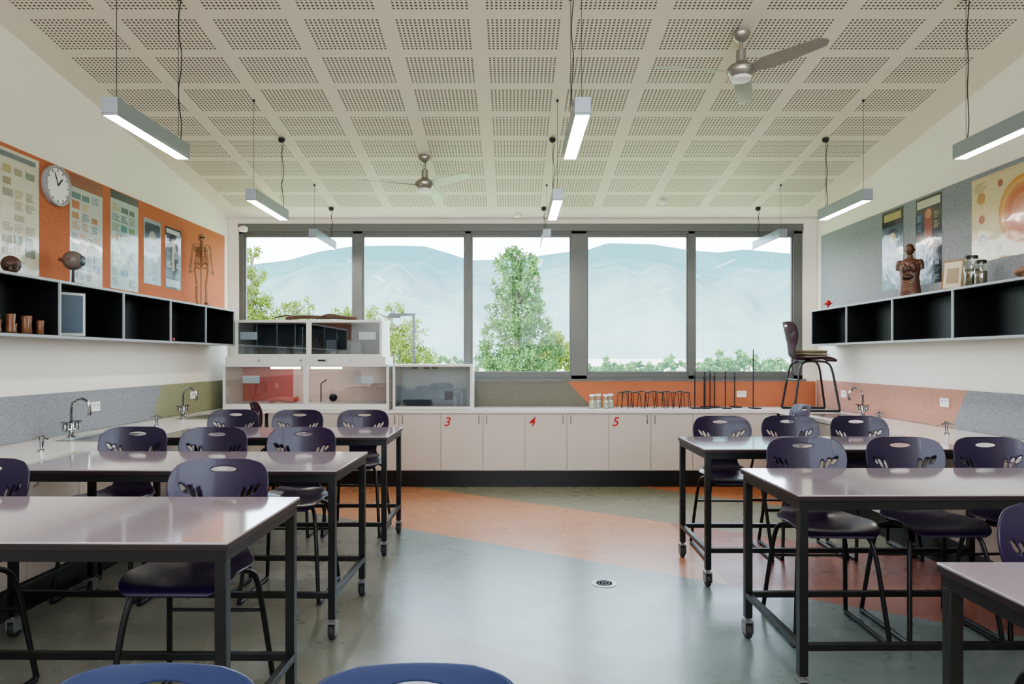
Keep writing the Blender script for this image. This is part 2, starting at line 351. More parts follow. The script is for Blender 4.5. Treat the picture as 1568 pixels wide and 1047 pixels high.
# ------------------------------------------------------------ chairs
purple=M('chair_plastic','#231534',.36,var=.06,coat=.12,spec=.4)
blueb=M('chair_plastic_blue','#222c50',.4,var=.06,coat=.08,spec=.4)
def shell_mesh(mat,name):
    prof=[(-.235,.572,.16),(-.225,.59,.195),(-.18,.603,.222),(-.08,.6,.235),(.04,.592,.232),(.13,.596,.205),(.19,.622,.16),(.218,.67,.125),(.23,.73,.135),(.243,.79,.185),(.258,.85,.222),(.27,.91,.236),(.281,.965,.232),(.29,1.005,.212),(.295,1.028,.18),(.298,1.04,.12)]
    P=crom([(p[0],p[1],p[2]) for p in prof],7); nv=len(P); nu=71
    vs=[];fs=[]
    for i,p in enumerate(P):
        for j in range(nu):
            u=-1+2*j/(nu-1); x=u*p.z; y,z=p.x,p.y
            if z>.64:
                k=min(1,(z-.64)/.15); y-=k*.055*(x/.236)**2
            else: z+=.03*(x/.236)**2*max(0,min(1,(y+.22)/.1)) 
            vs.append([x,y,z])
    holes=[(0,.992,.062,.0125,0)]
    for s in(-1,1):
        holes+=[(s*.1,.88,.0085,.03,s*.3),(s*.135,.892,.0095,.034,s*.48),(s*.17,.908,.0085,.03,s*.66)]
    def inside(x,z,h,g=1):
        dx,dz=x-h[0],z-h[1]; c,s_=math.cos(h[4]),math.sin(h[4])
        a=(dx*c-dz*s_)/h[2]; bq=(dx*s_+dz*c)/h[3]; return a*a+bq*bq, a,bq,c,s_
    dead=set()
    for i in range(nv-1):
        for j in range(nu-1):
            q=(i*nu+j,i*nu+j+1,(i+1)*nu+j+1,(i+1)*nu+j)
            cx=sum(vs[k][0] for k in q)/4; cz_=sum(vs[k][2] for k in q)/4; cut=None
            if cz_>.75:
                for h in holes:
                    if inside(cx,cz_,h)[0]<1: cut=h
            if cut: dead.update((k,cut) for k in q)
            else: fs.append(q)
    live={k for q in fs for k in q}
    for k,h in dead:
        if k in live:
            r,a,bq,c,s_=inside(vs[k][0],vs[k][2],h); r=math.sqrt(r) or 1
            a,bq=a/r*h[2],bq/r*h[3]; vs[k][0]=h[0]+a*c+bq*s_; vs[k][2]=h[1]-a*s_+bq*c
    used=sorted(live); mp={k:i for i,k in enumerate(used)}
    me=bpy.data.meshes.new(name); me.from_pydata([vs[k] for k in used],[],[tuple(mp[k] for k in q) for q in fs]); me.materials.append(mat); me.update(); me.shade_smooth()
    return me
def frame_mesh():
    b=MB(); r=.0125
    for s in(-1,1):
        P=[(s*.13,0.0,.578),(s*.15,-.08,.574),(s*.185,-.135,.55),(s*.2,-.165,.49),(s*.215,-.19,.36),(s*.24,-.235,.06),(s*.243,-.235,.022),(s*.243,-.205,.0135),(s*.243,0,.0135),(s*.243,.225,.0135),(s*.243,.255,.022),(s*.24,.252,.06),(s*.215,.205,.36),(s*.2,.18,.49),(s*.185,.15,.55),(s*.15,.09,.574),(s*.13,0.0,.578)]
        b.tube(crom(P,4),r,0,10)
        b.box(s*.243-.014,s*.243+.014,-.24,-.19,0.0005,.012,1); b.box(s*.243-.014,s*.243+.014,.2,.25,.0005,.012,1)
    b.tube([(-.15,-.08,.572),(.15,-.08,.572)],r*.8); b.tube([(-.15,.09,.572),(.15,.09,.572)],r*.8)
    b.tube([(-.215,.205,.36),(.215,.205,.36)],.008)
    b.box(-.13,.13,-.09,.1,.572,.588)
    return b.mesh('chair_frame',[black,M('glide','#222222',.6)])
SH=shell_mesh(purple,'chair_shell'); SHB=shell_mesh(blueb,'chair_shell_blue'); SHM=shell_mesh(M('chair_plastic_maroon','#3a1c2a',.7,var=.06,spec=.15),'chair_shell_maroon'); FM=frame_mesh()
def chair(x,y,rz=0,z=0,shell=None,sc=1):
    e=empty('school_chair',(x,y,z),rz); e.scale=(sc,sc,sc)
    o=place('shell',shell or SH,parent=e)
    sm=o.modifiers.new('Solid','SOLIDIFY'); sm.thickness=.009; sm.offset=0
    ss=o.modifiers.new('Sub','SUBSURF'); ss.levels=1; ss.render_levels=1
    place('frame',FM,parent=e); return e
j=lambda a=.06: random.uniform(-a,a)
for x,y in[(-1.36,2.93),(-2.48,2.95),(-1.43,4.42),(-2.03,4.40),(-2.59,4.44),(-1.36,6.0),(-1.96,6.0),(-2.55,6.02),
           (1.70,5.32),(2.27,5.35),(2.82,5.33),(1.73,3.80),(2.33,3.82),(2.85,3.82),(1.78,1.95)]:
    chair(x,y,j(.03))
chair(-.173,1.03,.03,0,SHB,.9); chair(-.658,1.03,-.02,0,SHB,.9)
chair(2.72,7.0,-math.pi/2); chair(-2.5,7.35,math.pi/2+.2,0,SHM)
chair(3.50,8.0,math.pi/2-.1,.9005,SHM)
b=MB(); z=0
for i in range(6):
    t=random.uniform(.01,.018); a=j(.02); b.box(-.15+a,.15+a,-.11+j(.01),.11,z,z+t-.001,i%3); z+=t
b.obj('book_pile',[M('paper','#a8a090',.7),M('book_brown','#6a5840',.6),M('book_cream','#988a70',.6)],(3.5,8.0,1.525),.2)

# ------------------------------------------------------------ pendants
fixb=M('pendant_silver','#9aa0a8',.35,.5); tube_em=M('led_diffuser','#ffffff',.4,emis='#fffaf2',estr=14)
cable=M('black_cable','#141414',.5)
PDOWN=6
def pendant(x,ya,yb,zc=2.885):
    e=empty('pendant_light',(x,ya,zc)); L=yb-ya; w=.045; h=.05
    b=MB(); b.box(-w,w,0,L,-h+.012,h,0); b.box(-w,-w+.006,0,L,-h,-h+.012,0); b.box(w-.006,w,0,L,-h,-h+.012,0); b.box(-w+.006,w-.006,0,.006,-h,-h+.012,0); b.box(-w+.006,w-.006,L-.006,L,-h,-h+.012,0)
    b.obj('housing',[fixb],parent=e,bevel=.002)
    MB().box(-w+.0065,w-.0065,.0065,L-.0065,-h+.002,-h+.0115).obj('diffuser',[tube_em],parent=e)
    c=MB()
    for yy,r in((.07,.0016),(L-.07,.0016)):
        zt=cz(ya+yy)-zc
        c.tube([(0,yy,h),(0,yy,zt-.002)],r,0,6)
        if yy>.1: c.lathe((0,yy,zt-.045),[(.008,0),(.03,.015),(.03,.04)],0,14)
        else: c.lathe((0,yy,zt-.025),[(.006,0),(.01,.005),(.01,.02)],0,10)
    yy=L-.07; zt=cz(ya+yy)-zc; P=[(0.012+.008*math.sin(i*1.7),yy+.008*math.cos(i*1.3),h+(zt-.05-h)*i/8) for i in range(9)]
    c.tube(crom(P,3),.0032,0,6)
    c.obj('cables',[cable],parent=e)
    l=bpy.data.lights.new('lamp_down','AREA'); l.shape='RECTANGLE'; l.size=.07; l.size_y=L-.04; l.energy=PDOWN; l.color=(1,.93,.84)
    o=bpy.data.objects.new('lamp_down',l); o.location=(0,L/2,-h-.006); COL.objects.link(o); o.parent=e
for x in(-2.19,.385,2.98):
    for ya in(3.71,5.72,7.50,1.68,-.3,-2.2): pendant(x,ya,ya+.84)  # last two rows are unseen, added behind the camera to light the room
# ------------------------------------------------------------ fans
fanm=M('fan_steel','#a8a49c',.3,.8); fanb=M('fan_blade','#a09c94',.3,.5)
def fan(x,y,zm,angs,R=.64):
    e=empty('ceiling_fan',(x,y,zm)); zt=cz(y)-zm
    b=MB(); b.lathe((0,0,0),[(.02,-.045),(.075,-.042),(.095,-.02),(.1,.0),(.1,.015),(.08,.04),(.05,.055),(.035,.07),(.033,.15),(.018,.16)],0,28)
    b.cyl((0,0,.1),(0,0,zt-.03),.013,0); b.lathe((0,0,zt-.07),[(.02,0),(.05,.02),(.065,.05),(.065,.062)],0,28)
    b.obj('motor',[fanm],parent=e)
    MB().lathe((0,0,-.075),[(.0,0),(.04,.002),(.068,.012),(.07,.035)],0,24).obj('hub_cap',[M('fan_white','#efeeea',.3)],parent=e)
    for k,a in enumerate(angs):
        bl=MB(); n=16; ca,sa=math.cos(math.radians(a)),math.sin(math.radians(a))
        vs=[]
        for i in range(n+1):
            r=.07+(R-.07)*i/n; t=i/n; w=.028+.042*min(1,t*4) - .02*t; 
            if t>.93: w*=math.sqrt(max(.05,1-((t-.93)/.07)**2))
            tw=-math.radians(20-7*t)
            for s,dz in((-1,.002),(1,.002),(1,-.002),(-1,-.002)):
                yy=s*w*math.cos(tw); zz=s*w*math.sin(tw)+dz
                vs.append((r*ca-yy*sa,r*sa+yy*ca,zz-.005))
        fs=[(i*4+q,i*4+(q+1)%4,(i+1)*4+(q+1)%4,(i+1)*4+q) for i in range(n) for q in range(4)]+[(3,2,1,0),(n*4,n*4+1,n*4+2,n*4+3)]
        bl.add(vs,fs); bl.obj('blade_%d'%(k+1),[fanb],parent=e)
fan(-.88,6.89,3.26,(200,-40,80)); fan(1.64,4.89,3.565,(188,-52,68))
for x,y in((1.77,8.05),(.07,8.5)):
    MB().lathe((x,y,cz(y)-.04),[(.03,0),(.05,.012),(.05,.045)],0,20).obj('smoke_detector',[white])
b=MB(); b.lathe((-3.35,8.5,3.08),[(.0,0),(.05,.01),(.06,.05),(.03,.07)],0,18); b.box(-3.37,-3.33,8.5,8.6,3.13,3.16); b.obj('motion_sensor',[white])
# ------------------------------------------------------------ display cabinets
cabw=M('cabinet_white','#dddcd8',.3,var=.02); cg=glassmat('cabinet_glass',(.84,.87,.88,1),.10,.02)
dk=M('cabinet_dark','#4a4d50',.4); pk=M('cabinet_pink','#e2c6bc',.5); redi=M('cabinet_red','#c85a50',.5)
def cabinet(name,x0,x1,y0,y1,z0,z1,backm,ndiv=2,base=.03,sideglass=False):
    b=MB(); t=.03
    b.box(x0,x1,y0,y1,z0,z0+base); b.box(x0,x1,y0,y1,z1-t,z1)
    b.box(x0,x0+t,y0,y1,z0+base,z1-t)
    if sideglass:
        b.box(x1-t,x1,y0,y0+t,z0+base,z1-t); b.box(x1-t,x1,y1-t,y1,z0+base,z1-t); b.box(x1-.012,x1-.006,y0+t,y1-t,z0+base,z1-t,2)
    else: b.box(x1-t,x1,y0,y1,z0+base,z1-t)
    b.box(x0+t,x1-t,y1-.012,y1,z0+base,z1-t,1)
    for i in range(1,ndiv):
        x=x0+(x1-x0)*i/ndiv; b.box(x-.03,x+.03,y0,y0+.03,z0+base,z1-t)
    b.box(x0+t,x1-t,y0+.012,y0+.017,z0+base,z1-t,2)
    return b
b=cabinet('x',-3.43,-1.46,8.09,8.6,.902,1.44,pk,2,.07,True)
b.box(-3.40,-1.5,8.09,8.6,1.44,1.53,0)
b2=cabinet('x',-3.28,-1.54,8.09,8.6,1.53,1.965,dk,2,.03)
o=b.obj('fume_cabinet',[cabw,pk,cg,redi],bevel=.002)
q=b2.obj('upper_case',[cabw,dk,cg],parent=o,bevel=.002)
refl_glow=M('pendant_reflection','#ffffff',.4,emis='#fff4ea',estr=12)  # glowing strips imitate a pendant's reflection in the glass, not a lamp
c=MB()
c.box(-3.38,-2.75,8.57,8.585,.98,1.40,0)  # red sheet painted in for a reddish reflection on the left side
c.box(-2.9,-2.55,8.2,8.24,1.385,1.405,1); c.box(-2.42,-2.05,8.2,8.24,1.385,1.405,1)
for X,Z in((-3.1,1.26),(-1.75,1.26),(-1.72,1.78),(-3.13,1.78)): c.box(X-.1,X+.1,8.112,8.114,Z-.045,Z+.045,2)
c.tube([(-2.35,8.4,.975),(-2.35,8.4,1.2),(-2.28,8.4,1.25)],.008,3); c.sph((-2.2,8.4,1.03),.05,3)
for X in(-3.2,-2.8,-2.6,-2.2,-1.9): c.box(X-.06,X+.06,8.3,8.42,1.562,1.562+random.uniform(.08,.22),4)
for X in(-3.0,-2.5,-1.9,-2.2): c.cyl((X,8.078,1.485),(X,8.092,1.485),.014,5)
c.box(-2.3,-2.2,8.08,8.09,1.475,1.495,3)
c.tube(crom([(-2.95,8.3,.99),(-2.85,8.3,1.02),(-2.7,8.32,1.0),(-2.6,8.3,1.02)],4),.03,0)
c.obj('contents',[redi,refl_glow,M('notice','#dfe6ea',.4),black,M('box_grey','#7f858a',.5),steel],parent=o)
b=cabinet('x',-1.42,-.47,8.12,8.55,.902,1.44,dk,1,.035)
b.box(-1.33,-1.0,8.3,8.5,.94,1.0,3); b.box(-.8,-.7,8.1,8.118,1.02,1.12,3)
for x in(-1.2,-1.05,-.95): b.cyl((x,8.4,1.38),(x,8.4,1.41),.035,3)
b.obj('display_case',[cabw,M('case_grey','#d4d6da',.4),cg,dk],bevel=.002)
b=MB(); b.tube(crom([(-2.75,8.3,1.99),(-2.55,8.32,2.01),(-2.3,8.28,2.0),(-2.1,8.32,2.005),(-1.88,8.3,1.985)],5),.024,0,8)
b.tube(crom([(-2.35,8.3,2.0),(-2.2,8.22,2.03),(-2.0,8.2,2.0)],5),.012); b.tube(crom([(-2.6,8.3,2.0),(-2.75,8.36,2.03),(-2.9,8.34,2.0)],5),.01)
b.obj('driftwood_branch',[M('bark','#4c3826',.8,bump=.6,bscale=60)],(0,0,.006))
# ------------------------------------------------------------ lab gear on back bench
def stand(x,y,h,rod='retort_stand'):
    b=MB(); b.box(-.05,.05,-.07,.07,0,.012); b.cyl((0,.04,.01),(0,.04,h),.007,0,8); b.cyl((0,.04,h*.8),(0,.04,h*.8+.03),.012,0,8); b.obj('retort_stand',[black],(x,y,.9005),j(.2),.001)
for px,h in((1065,.46),(1080,.45),(1093,.47),(1112,.46),(1156,.72)): stand((px-784)/126,8.3 if px!=1093 else 8.42,h)
for px in(1085,1099,1131): stand((px-784)/124.5,8.5,.44)
def tripod(x,y,h=.19):
    b=MB(); b.tube([(.055*math.cos(a*math.pi/8),.055*math.sin(a*math.pi/8),h) for a in range(17)],.0045,0,6)
    for k in range(3):
        a=k*2.094+.4; b.tube([(.055*math.cos(a),.055*math.sin(a),h),(.08*math.cos(a),.08*math.sin(a),0.004)],.004,0,6)
    b.obj('lab_tripod',[black],(x,y,.9005),random.uniform(0,2))
for i in range(6):
    tripod((952+i*19.5-784)/126,8.25,.2); 
for i in range(5): tripod((960+i*20-784)/123,8.45,.2)
jarg=glassmat('jar_glass',(.88,.93,.92,1),.18,.02)
def jar(x,y,z,r,h,mat=jarg,fill=None,lid=None,name='glass_jar'):
    b=MB(); b.lathe((0,0,0),[(r*.9,0),(r,.01),(r,h*.8),(r*.8,h*.9),(r*.8,h)],0,20)
    if fill: b.lathe((0,0,.006),[(r*.8,0),(r*.9,.01),(r*.9,h*.6)],1,20)
    if lid: b.lathe((0,0,h),[(r*.86,0),(r*.86,.02),(r*.8,.024)],2,20)
    b.obj(name,[mat,fill or mat,lid or mat],(x,y,z))
cr=M('cream_fill','#c8bda8',.6); lidw=M('lid_white','#d8d8d4',.4)
for px,y in((908,8.3),(919,8.4),(929,8.3),(938,8.4)): jar((px-784)/127,y,.9005,.04,.15,fill=cr,lid=lidw)
# ------------------------------------------------------------ posters
def disk(c,r,n=24):
    return [(c[0]+r*math.cos(2*math.pi*i/n),c[1]+r*math.sin(2*math.pi*i/n)) for i in range(n)]
def poster(side,ya,yb,z0,z1,bg,items,name='poster'):
    s=1 if side=='L' else -1; X=(XL+.0135) if side=='L' else (XR-.0135)
    pm=lambda h:M('print_'+h,h,.25,var=.12,scale=25,coat=.6,bump=.5,bscale=5)
    mats=[pm(bg)]; idx={bg:0}; b=MB(); W=yb-ya; H=z1-z0
    b.prism([(X,ya,z0),(X,yb,z0),(X,yb,z1),(X,ya,z1)],(s*.0015,0,0),0)
    lay=0
    for it in items:
        h=it[-1]
        if h not in idx: idx[h]=len(mats); mats.append(pm(h))
        lay+=1; x=X+s*(.0015+.00003*lay)
        u2y=lambda u:(ya+u*W) if side=='L' else (yb-u*W)
        if it[0]=='r': P=[(u2y(it[1]),z0+it[3]*H),(u2y(it[2]),z0+it[3]*H),(u2y(it[2]),z0+it[4]*H),(u2y(it[1]),z0+it[4]*H)]
        else: P=disk((u2y(it[1]),z0+it[2]*H),it[3])
        b.prism([(x,p[0],p[1]) for p in P],(s*.0004,0,0),idx[h])
    b.obj(name,mats,ang=20)
def textlines(n,u0,u1,v0,v1,h,fr=.45):
    o=[]
    for i in range(n):
        v=v0+(v1-v0)*i/n; o.append(('r',u0,u0+(u1-u0)*random.uniform(.6,1),v,v+(v1-v0)/n*fr,h))
    return o
def blocks(nu,nv,u0,u1,v0,v1,cols):
    o=[]
    for a in range(nu):
        for c_ in range(nv):
            if random.random()<.12: continue
            uu=u0+(u1-u0)*a/nu; vv=v0+(v1-v0)*c_/nv; w=(u1-u0)/nu*.86; h=(v1-v0)/nv*.82; col=random.choice(cols)
            if random.random()<.5: o+=textlines(4,uu,uu+w,vv,vv+h,col,.45)
            else: o.append(('r',uu,uu+w*random.uniform(.7,1),vv,vv+h*random.uniform(.6,1),col))
    return o
poster('L',4.3,5.16,2.13,3.0,'#cbc7b4',blocks(7,9,.04,.97,.05,.9,['#8c9482','#a09a80','#82907f','#b0a070','#9a8a70'])+[('r',.05,.95,.93,.97,'#6d767e')],name='wall_chart')
poster('L',5.52,5.96,2.13,3.02,'#b4b8b2',[('r',.0,1,.88,1,'#8a4a38')]+blocks(3,4,.06,.95,.5,.87,['#5c7a88','#a0754c','#4f6f78','#a85a3c','#c0a060'])+blocks(4,5,.06,.95,.04,.48,['#7f98a0','#6a6f6c','#5f8094','#a86840']))
poster('L',6.08,6.53,2.14,3.02,'#a0b0ac',[('r',0,1,.92,1,'#2f3a40')]+blocks(3,4,.06,.95,.5,.9,['#4f807c','#a08c50','#3f5c58','#6a8c50','#b09050'])+blocks(3,4,.06,.95,.04,.46,['#b4bcbc','#5a7c6c','#4f7080']))
poster('L',6.63,6.95,2.245,2.885,'#8a9498',[('r',.06,.94,.5,.94,'#2c3640'),('c',.5,.72,.07,'#988c74')]+blocks(2,4,.08,.94,.06,.44,['#a8b0b4','#6f7c84']))
poster('L',7.04,7.37,2.24,2.88,'#2a3038',[('r',.06,.94,.9,.97,'#c8ccd0'),('c',.5,.75,.05,'#c0b8a8'),('r',.42,.58,.3,.7,'#b8b0a0')]+blocks(1,4,.1,.36,.2,.8,['#7f9098'])+blocks(1,4,.66,.94,.2,.8,['#7f9098'])+[('r',.06,.94,.03,.15,'#a8b4b8')])
poster('R',6.71,7.09,2.2,3.01,'#45535b',[('r',0,1,.8,1,'#1c1a18'),('r',.1,.9,.87,.96,'#a8965c'),('c',.5,.62,.12,'#181715'),('c',.5,.64,.06,'#b8a460')]+blocks(3,4,.05,.97,.04,.4,['#8fa4b0','#5f7a88','#a8b4bc']))
poster('R',6.11,6.5,2.2,3.01,'#1b1f28',[('r',.05,.95,.88,.97,'#b8b0a0'),('r',.35,.65,.4,.85,'#8f4034'),('c',.5,.8,.045,'#b07850')]+blocks(1,4,.06,.32,.4,.84,['#4a6a8a','#8a4a3a'])+blocks(1,4,.7,.96,.4,.84,['#a09060','#4a5a6a'])+blocks(4,4,.05,.97,.04,.36,['#8a98a0','#4a5a64','#6a7a84']))
poster('R',4.75,5.71,2.30,2.99,'#c8b48c',[('r',.02,.98,.03,.97,'#cdbb94'),('c',.6,.5,.26,'#c08034'),('c',.6,.5,.235,'#d09c5c'),('c',.6,.5,.20,'#c07440'),('c',.6,.5,.17,'#b8603c'),('c',.6,.5,.12,'#c47c5c'),('c',.12,.75,.05,'#b88450'),('c',.13,.5,.035,'#a06044'),('c',.14,.25,.05,'#8a8a88'),('c',.35,.86,.03,'#a06044'),('c',.33,.12,.04,'#b09460')]+textlines(5,.04,.2,.83,.95,'#a08a68')+blocks(2,3,.75,.98,.03,.3,['#b09468','#a08a68']),name='sun_poster')
b=MB(); X=XL+.0135; CY=5.34; b.lathe((X,CY,2.86),[(.155,0),(.158,.02),(.155,.035),(.14,.038),(.138,.022),(0,.022)],0,48,'x')
b.lathe((X+.022,CY,2.86),[(.136,0),(.136,.001),(0,.001)],1,40,'x')
for k in range(12):
    a=k*math.pi/6; c_,s_=math.cos(a),math.sin(a); b.tube([(X+.0245,CY+.11*s_,2.86+.11*c_),(X+.0245,CY+.128*s_,2.86+.128*c_)],.003,2,6)
b.tube([(X+.027,CY,2.86),(X+.027,CY+.05,2.86+.06)],.0045,2,6); b.tube([(X+.029,CY,2.86),(X+.029,CY-.04,2.86+.1)],.003,2,6)
b.obj('wall_clock',[M('clock_rim','#9a9a9a',.3),M('clock_face','#f2f2ee',.4),black])
# ------------------------------------------------------------ shelf-top objects
ZT=2.0835
bone=M('bone','#a87f5a',.5,var=.2)
def skeleton(x,y,rz):
    b=MB(); k=.8/1.7
    def T(P,r,mi=0): b.tube([(p[0]*k,p[1]*k,p[2]*k) for p in P],[q*k for q in r] if isinstance(r,list) else r*k,mi,7)
    b.lathe((0,0,0),[(.085,0),(.085,.012),(.01,.016)],1,20); b.cyl((0,.03,.01),(0,.03,.42),.004,1,6)
    b.sph((0,0,1.61*k),(.08*k,.1*k,.1*k)); b.sph((0,-.03*k,1.53*k),(.05*k,.06*k,.06*k))
    for s in(-1,1): b.sph((s*.03*k,-.09*k,1.59*k),(.022*k,.018*k,.02*k),1)
    for i in range(22):
        z=.92+.57*i/21; b.sph((0,(.03+.02*math.sin(i*.3))*k,z*k),(.03*k,.03*k,.018*k),0,8,6)
    for i in range(10):
        z=1.40-.036*i; w=.09+.055*math.sin(min(1,(i+1)/7)*math.pi/2)
        for s in(-1,1):
            P=[(s*w*math.sin(n*.3),.05-.1*(1-math.cos(n*.3)),z-.02*n*.3) for n in range(10 if i<7 else 7)]
            T(P,.011)
    T([(0,-.14,1.36),(0,-.155,1.15)],.02)
    for s in(-1,1):
        T([(0,-.12,1.42),(s*.09,-.06,1.44),(s*.18,0,1.42)],.014)
        b.sph((s*.11*k,.07*k,1.33*k),(.05*k,.012*k,.07*k),0,10,6)
        T([(s*.18,0,1.41),(s*.2,0,1.3),(s*.215,.01,1.11)],[.028,.018,.024]); T([(s*.21,0,1.1),(s*.23,-.02,.87)],[.018,.014]); T([(s*.225,.02,1.1),(s*.25,0,.87)],[.016,.013])
        b.sph((s*.245*k,-.01*k,.83*k),(.025*k,.014*k,.03*k),0,8,6)
        for f in range(4): T([(s*(.225+f*.014),-.015,.81),(s*(.225+f*.015),-.02,.75-.008*abs(f-1.5))],.007)
        T([(s*.222,-.02,.83),(s*.2,-.035,.78)],.007)
        T([(s*.02,.05,.97),(s*.09,.05,1.02),(s*.14,.0,.99),(s*.13,-.03,.93),(s*.07,-.04,.87),(s*.02,-.06,.89)],[.025,.036,.036,.03,.022,.018])
        T([(s*.11,0,.9),(s*.145,0,.87),(s*.12,-.01,.68),(s*.1,-.01,.5)],[.032,.03,.02,.034]); T([(s*.1,-.01,.48),(s*.095,0,.3),(s*.09,.01,.1)],[.03,.018,.02]); T([(s*.125,.01,.46),(s*.12,.02,.1)],.01)
        T([(s*.09,.03,.07),(s*.1,-.06,.07),(s*.11,-.15,.05)],[.028,.028,.018])
    b.obj('skeleton_model',[bone,black],(x,y,ZT),rz)
skeleton(-3.41,7.5,.6)
def eye(x,y):
    b=MB(); b.lathe((0,0,0),[(.07,0),(.07,.012),(.012,.02),(.008,.12)],1,20); b.sph((0,0,.19),.075,0,24,14); b.lathe((.062,0,.19),[(.04,0),(.036,.014),(.02,.022),(0,.024)],2,20,'x'); b.tube([(-.07,0,.19),(-.1,0,.2)],.014,3)
    for i in range(5): a=i*1.2; b.tube(crom([(.05*math.cos(a),-.056,.19+.05*math.sin(a)),(0,-.076,.19),(-.05,-.055,.19+.02*math.cos(a))],4),.002,3,5)
    b.obj('eyeball_model',[M('eye_white','#6f665e',.3),black,M('iris','#3a4a5c',.15),M('vein','#7a3a30',.4)],(x,y,ZT),.2)
eye(-3.42,5.32)
b=MB(); b.sph((0,0,.07),(.06,.075,.06)); b.sph((.01,-.05,.035),(.04,.045,.035)); 
for s in(-1,1): b.sph((s*.022+.01,-.09,.045),(.014,.01,.014),1)
b.obj('skull_model',[M('brown_bone','#4b3226',.5),black],(-3.42,4.66,ZT),.5)
def torso(x,y,rz):
    b=MB()
    prof=[(0,.16,.10),(.05,.15,.1),(.12,.135,.085),(.2,.125,.08),(.27,.14,.095),(.33,.16,.095),(.365,.15,.08),(.385,.09,.06),(.4,.042,.042),(.43,.04,.042)]
    n=20; vs=[]
    for z,rx,ry in prof:
        for q in range(n):
            a=2*math.pi*q/n; vs.append((rx*.62*math.cos(a),ry*.62*math.sin(a),z*.9))
    fs=[(i*n+q,i*n+(q+1)%n,(i+1)*n+(q+1)%n,(i+1)*n+q) for i in range(len(prof)-1) for q in range(n)]+[tuple(range(n))[::-1]]
    b.add(vs,fs,0)
    b.sph((0,-.005,.44),(.038,.046,.055),0); b.sph((0,-.05,.435),(.008,.012,.012),0)
    for s in(-1,1): b.sph((s*.039,0,.435),(.006,.01,.014),0); b.sph((s*.082,0,.31),(.032,.035,.035),0,12,8); b.tube([(s*.09,0,.3),(s*.096,0,.25)],[.028,.022],0); b.sph((s*.035,-.045,.265),(.03,.02,.05),1,12,8)
    b.sph((.0,-.052,.255),(.02,.018,.028),2,10,8); b.sph((-.01,-.05,.18),(.05,.02,.025),2,12,8)
    for i in range(6): b.tube(crom([(-.04,-.045,.13-.015*i),(-.01,-.062,.135-.015*i),(.02,-.058,.125-.015*i),(.045,-.045,.13-.015*i)],3),.01,3,7)
    b.lathe((0,0,-.0),[(.09,0),(.09,.012)],4,20)
    b.obj('anatomy_torso',[M('skin_model','#553626',.4),M('lung','#46261c',.4),M('liver','#351812',.4),M('gut','#6e4c38',.4),black],(x,y,ZT),rz)
torso(3.70,6.35,-.7)
b=MB(); 
b.box(-.09,.09,-.006,.006,0,.25,0); b.box(-.075,.075,-.008,-.006,.015,.235,1); b.box(-.05,.05,-.0095,-.008,.05,.18,2)
o=b.obj('picture_frame',[M('frame_wood','#8a6c48',.4),M('photo_cream','#cec4b0',.4),M('photo_brown','#9c8c70',.5)],(3.70,5.74,ZT+.006),-1.15); o.rotation_euler=(-.12,0,-1.15)
brn=M('specimen','#5a4a2c',.5)
jar(3.70,5.5,ZT,.055,.23,fill=brn,lid=black,name='specimen_jar'); jar(3.66,5.33,ZT,.045,.17,fill=brn,lid=black,name='specimen_jar')
b=MB()
for i in range(16): b.sph((.05*math.cos(i*.45)*(1-i/22),.05*math.sin(i*.45)*(1-i/22),.035+.004*i),.032*(1-i/20),0,10,8)
b.obj('sea_shell',[M('shell_pink','#8a6650',.4)],(3.7,4.93,ZT))
b=MB(); b.lathe((0,0,0),[(.035,0),(.035,.01),(.01,.02),(.01,.04),(.03,.05),(.034,.075),(.02,.1)],0); b.tube([(-.05,0,.06),(.05,0,.065)],.006,0); b.obj('red_ornament',[M('red_gloss','#a82020',.3)],(3.68,7.95,ZT))
wood=M('cup_wood','#7a5034',.35,var=.3,scale=30)
zs=1.683
for i,(y,h,r) in enumerate([(4.25,.13,.032),(4.36,.2,.045),(4.46,.12,.03),(4.53,.09,.03),(4.60,.13,.03),(4.68,.07,.025),(4.74,.12,.028),(4.82,.13,.028),(4.89,.1,.025)]):
    b=MB(); b.lathe((0,0,0),[(r*.8,0),(r,.01),(r*.85,h*.5),(r,h-.005),(r*.9,h),(r*.8,h*.6),(0,h*.58)],0,18); b.obj('wooden_cup',[wood],(-3.38-.04*(i%2),y,zs))  # brown wooden cups
b=MB(); b.box(-.12,.12,-.008,.008,0,.33,0); b.box(-.1,.1,-.011,-.008,.02,.31,1); o=b.obj('framed_print',[M('frame_light','#c8ccce',.3),M('print_blue','#5a6a78',.15,coat=.5)],(-3.40,5.23,zs+.004),1.0)
MB().lathe((0,0,0),[(.02,0),(.025,.01),(.02,.03),(.0,.04)]).obj('red_knob',[M('dark_red','#8a2020',.4)],(-3.36,6.75,zs))
b=MB(); b.lathe((0,0,0),[(.085,0),(.085,.003),(.07,.004),(.068,.0025),(0,.0025)],0,36)
for r in(.02,.04,.058): b.lathe((0,0,.0025),[(r,0),(r,.0012),(r-.008,.0012),(r-.008,0)],1,30)
b.obj('floor_drain',[M('drain_steel','#b8b8b4',.45,.6),M('drain_dark','#4a4a4a',.5,.5)],(.62,4.59,.0005))

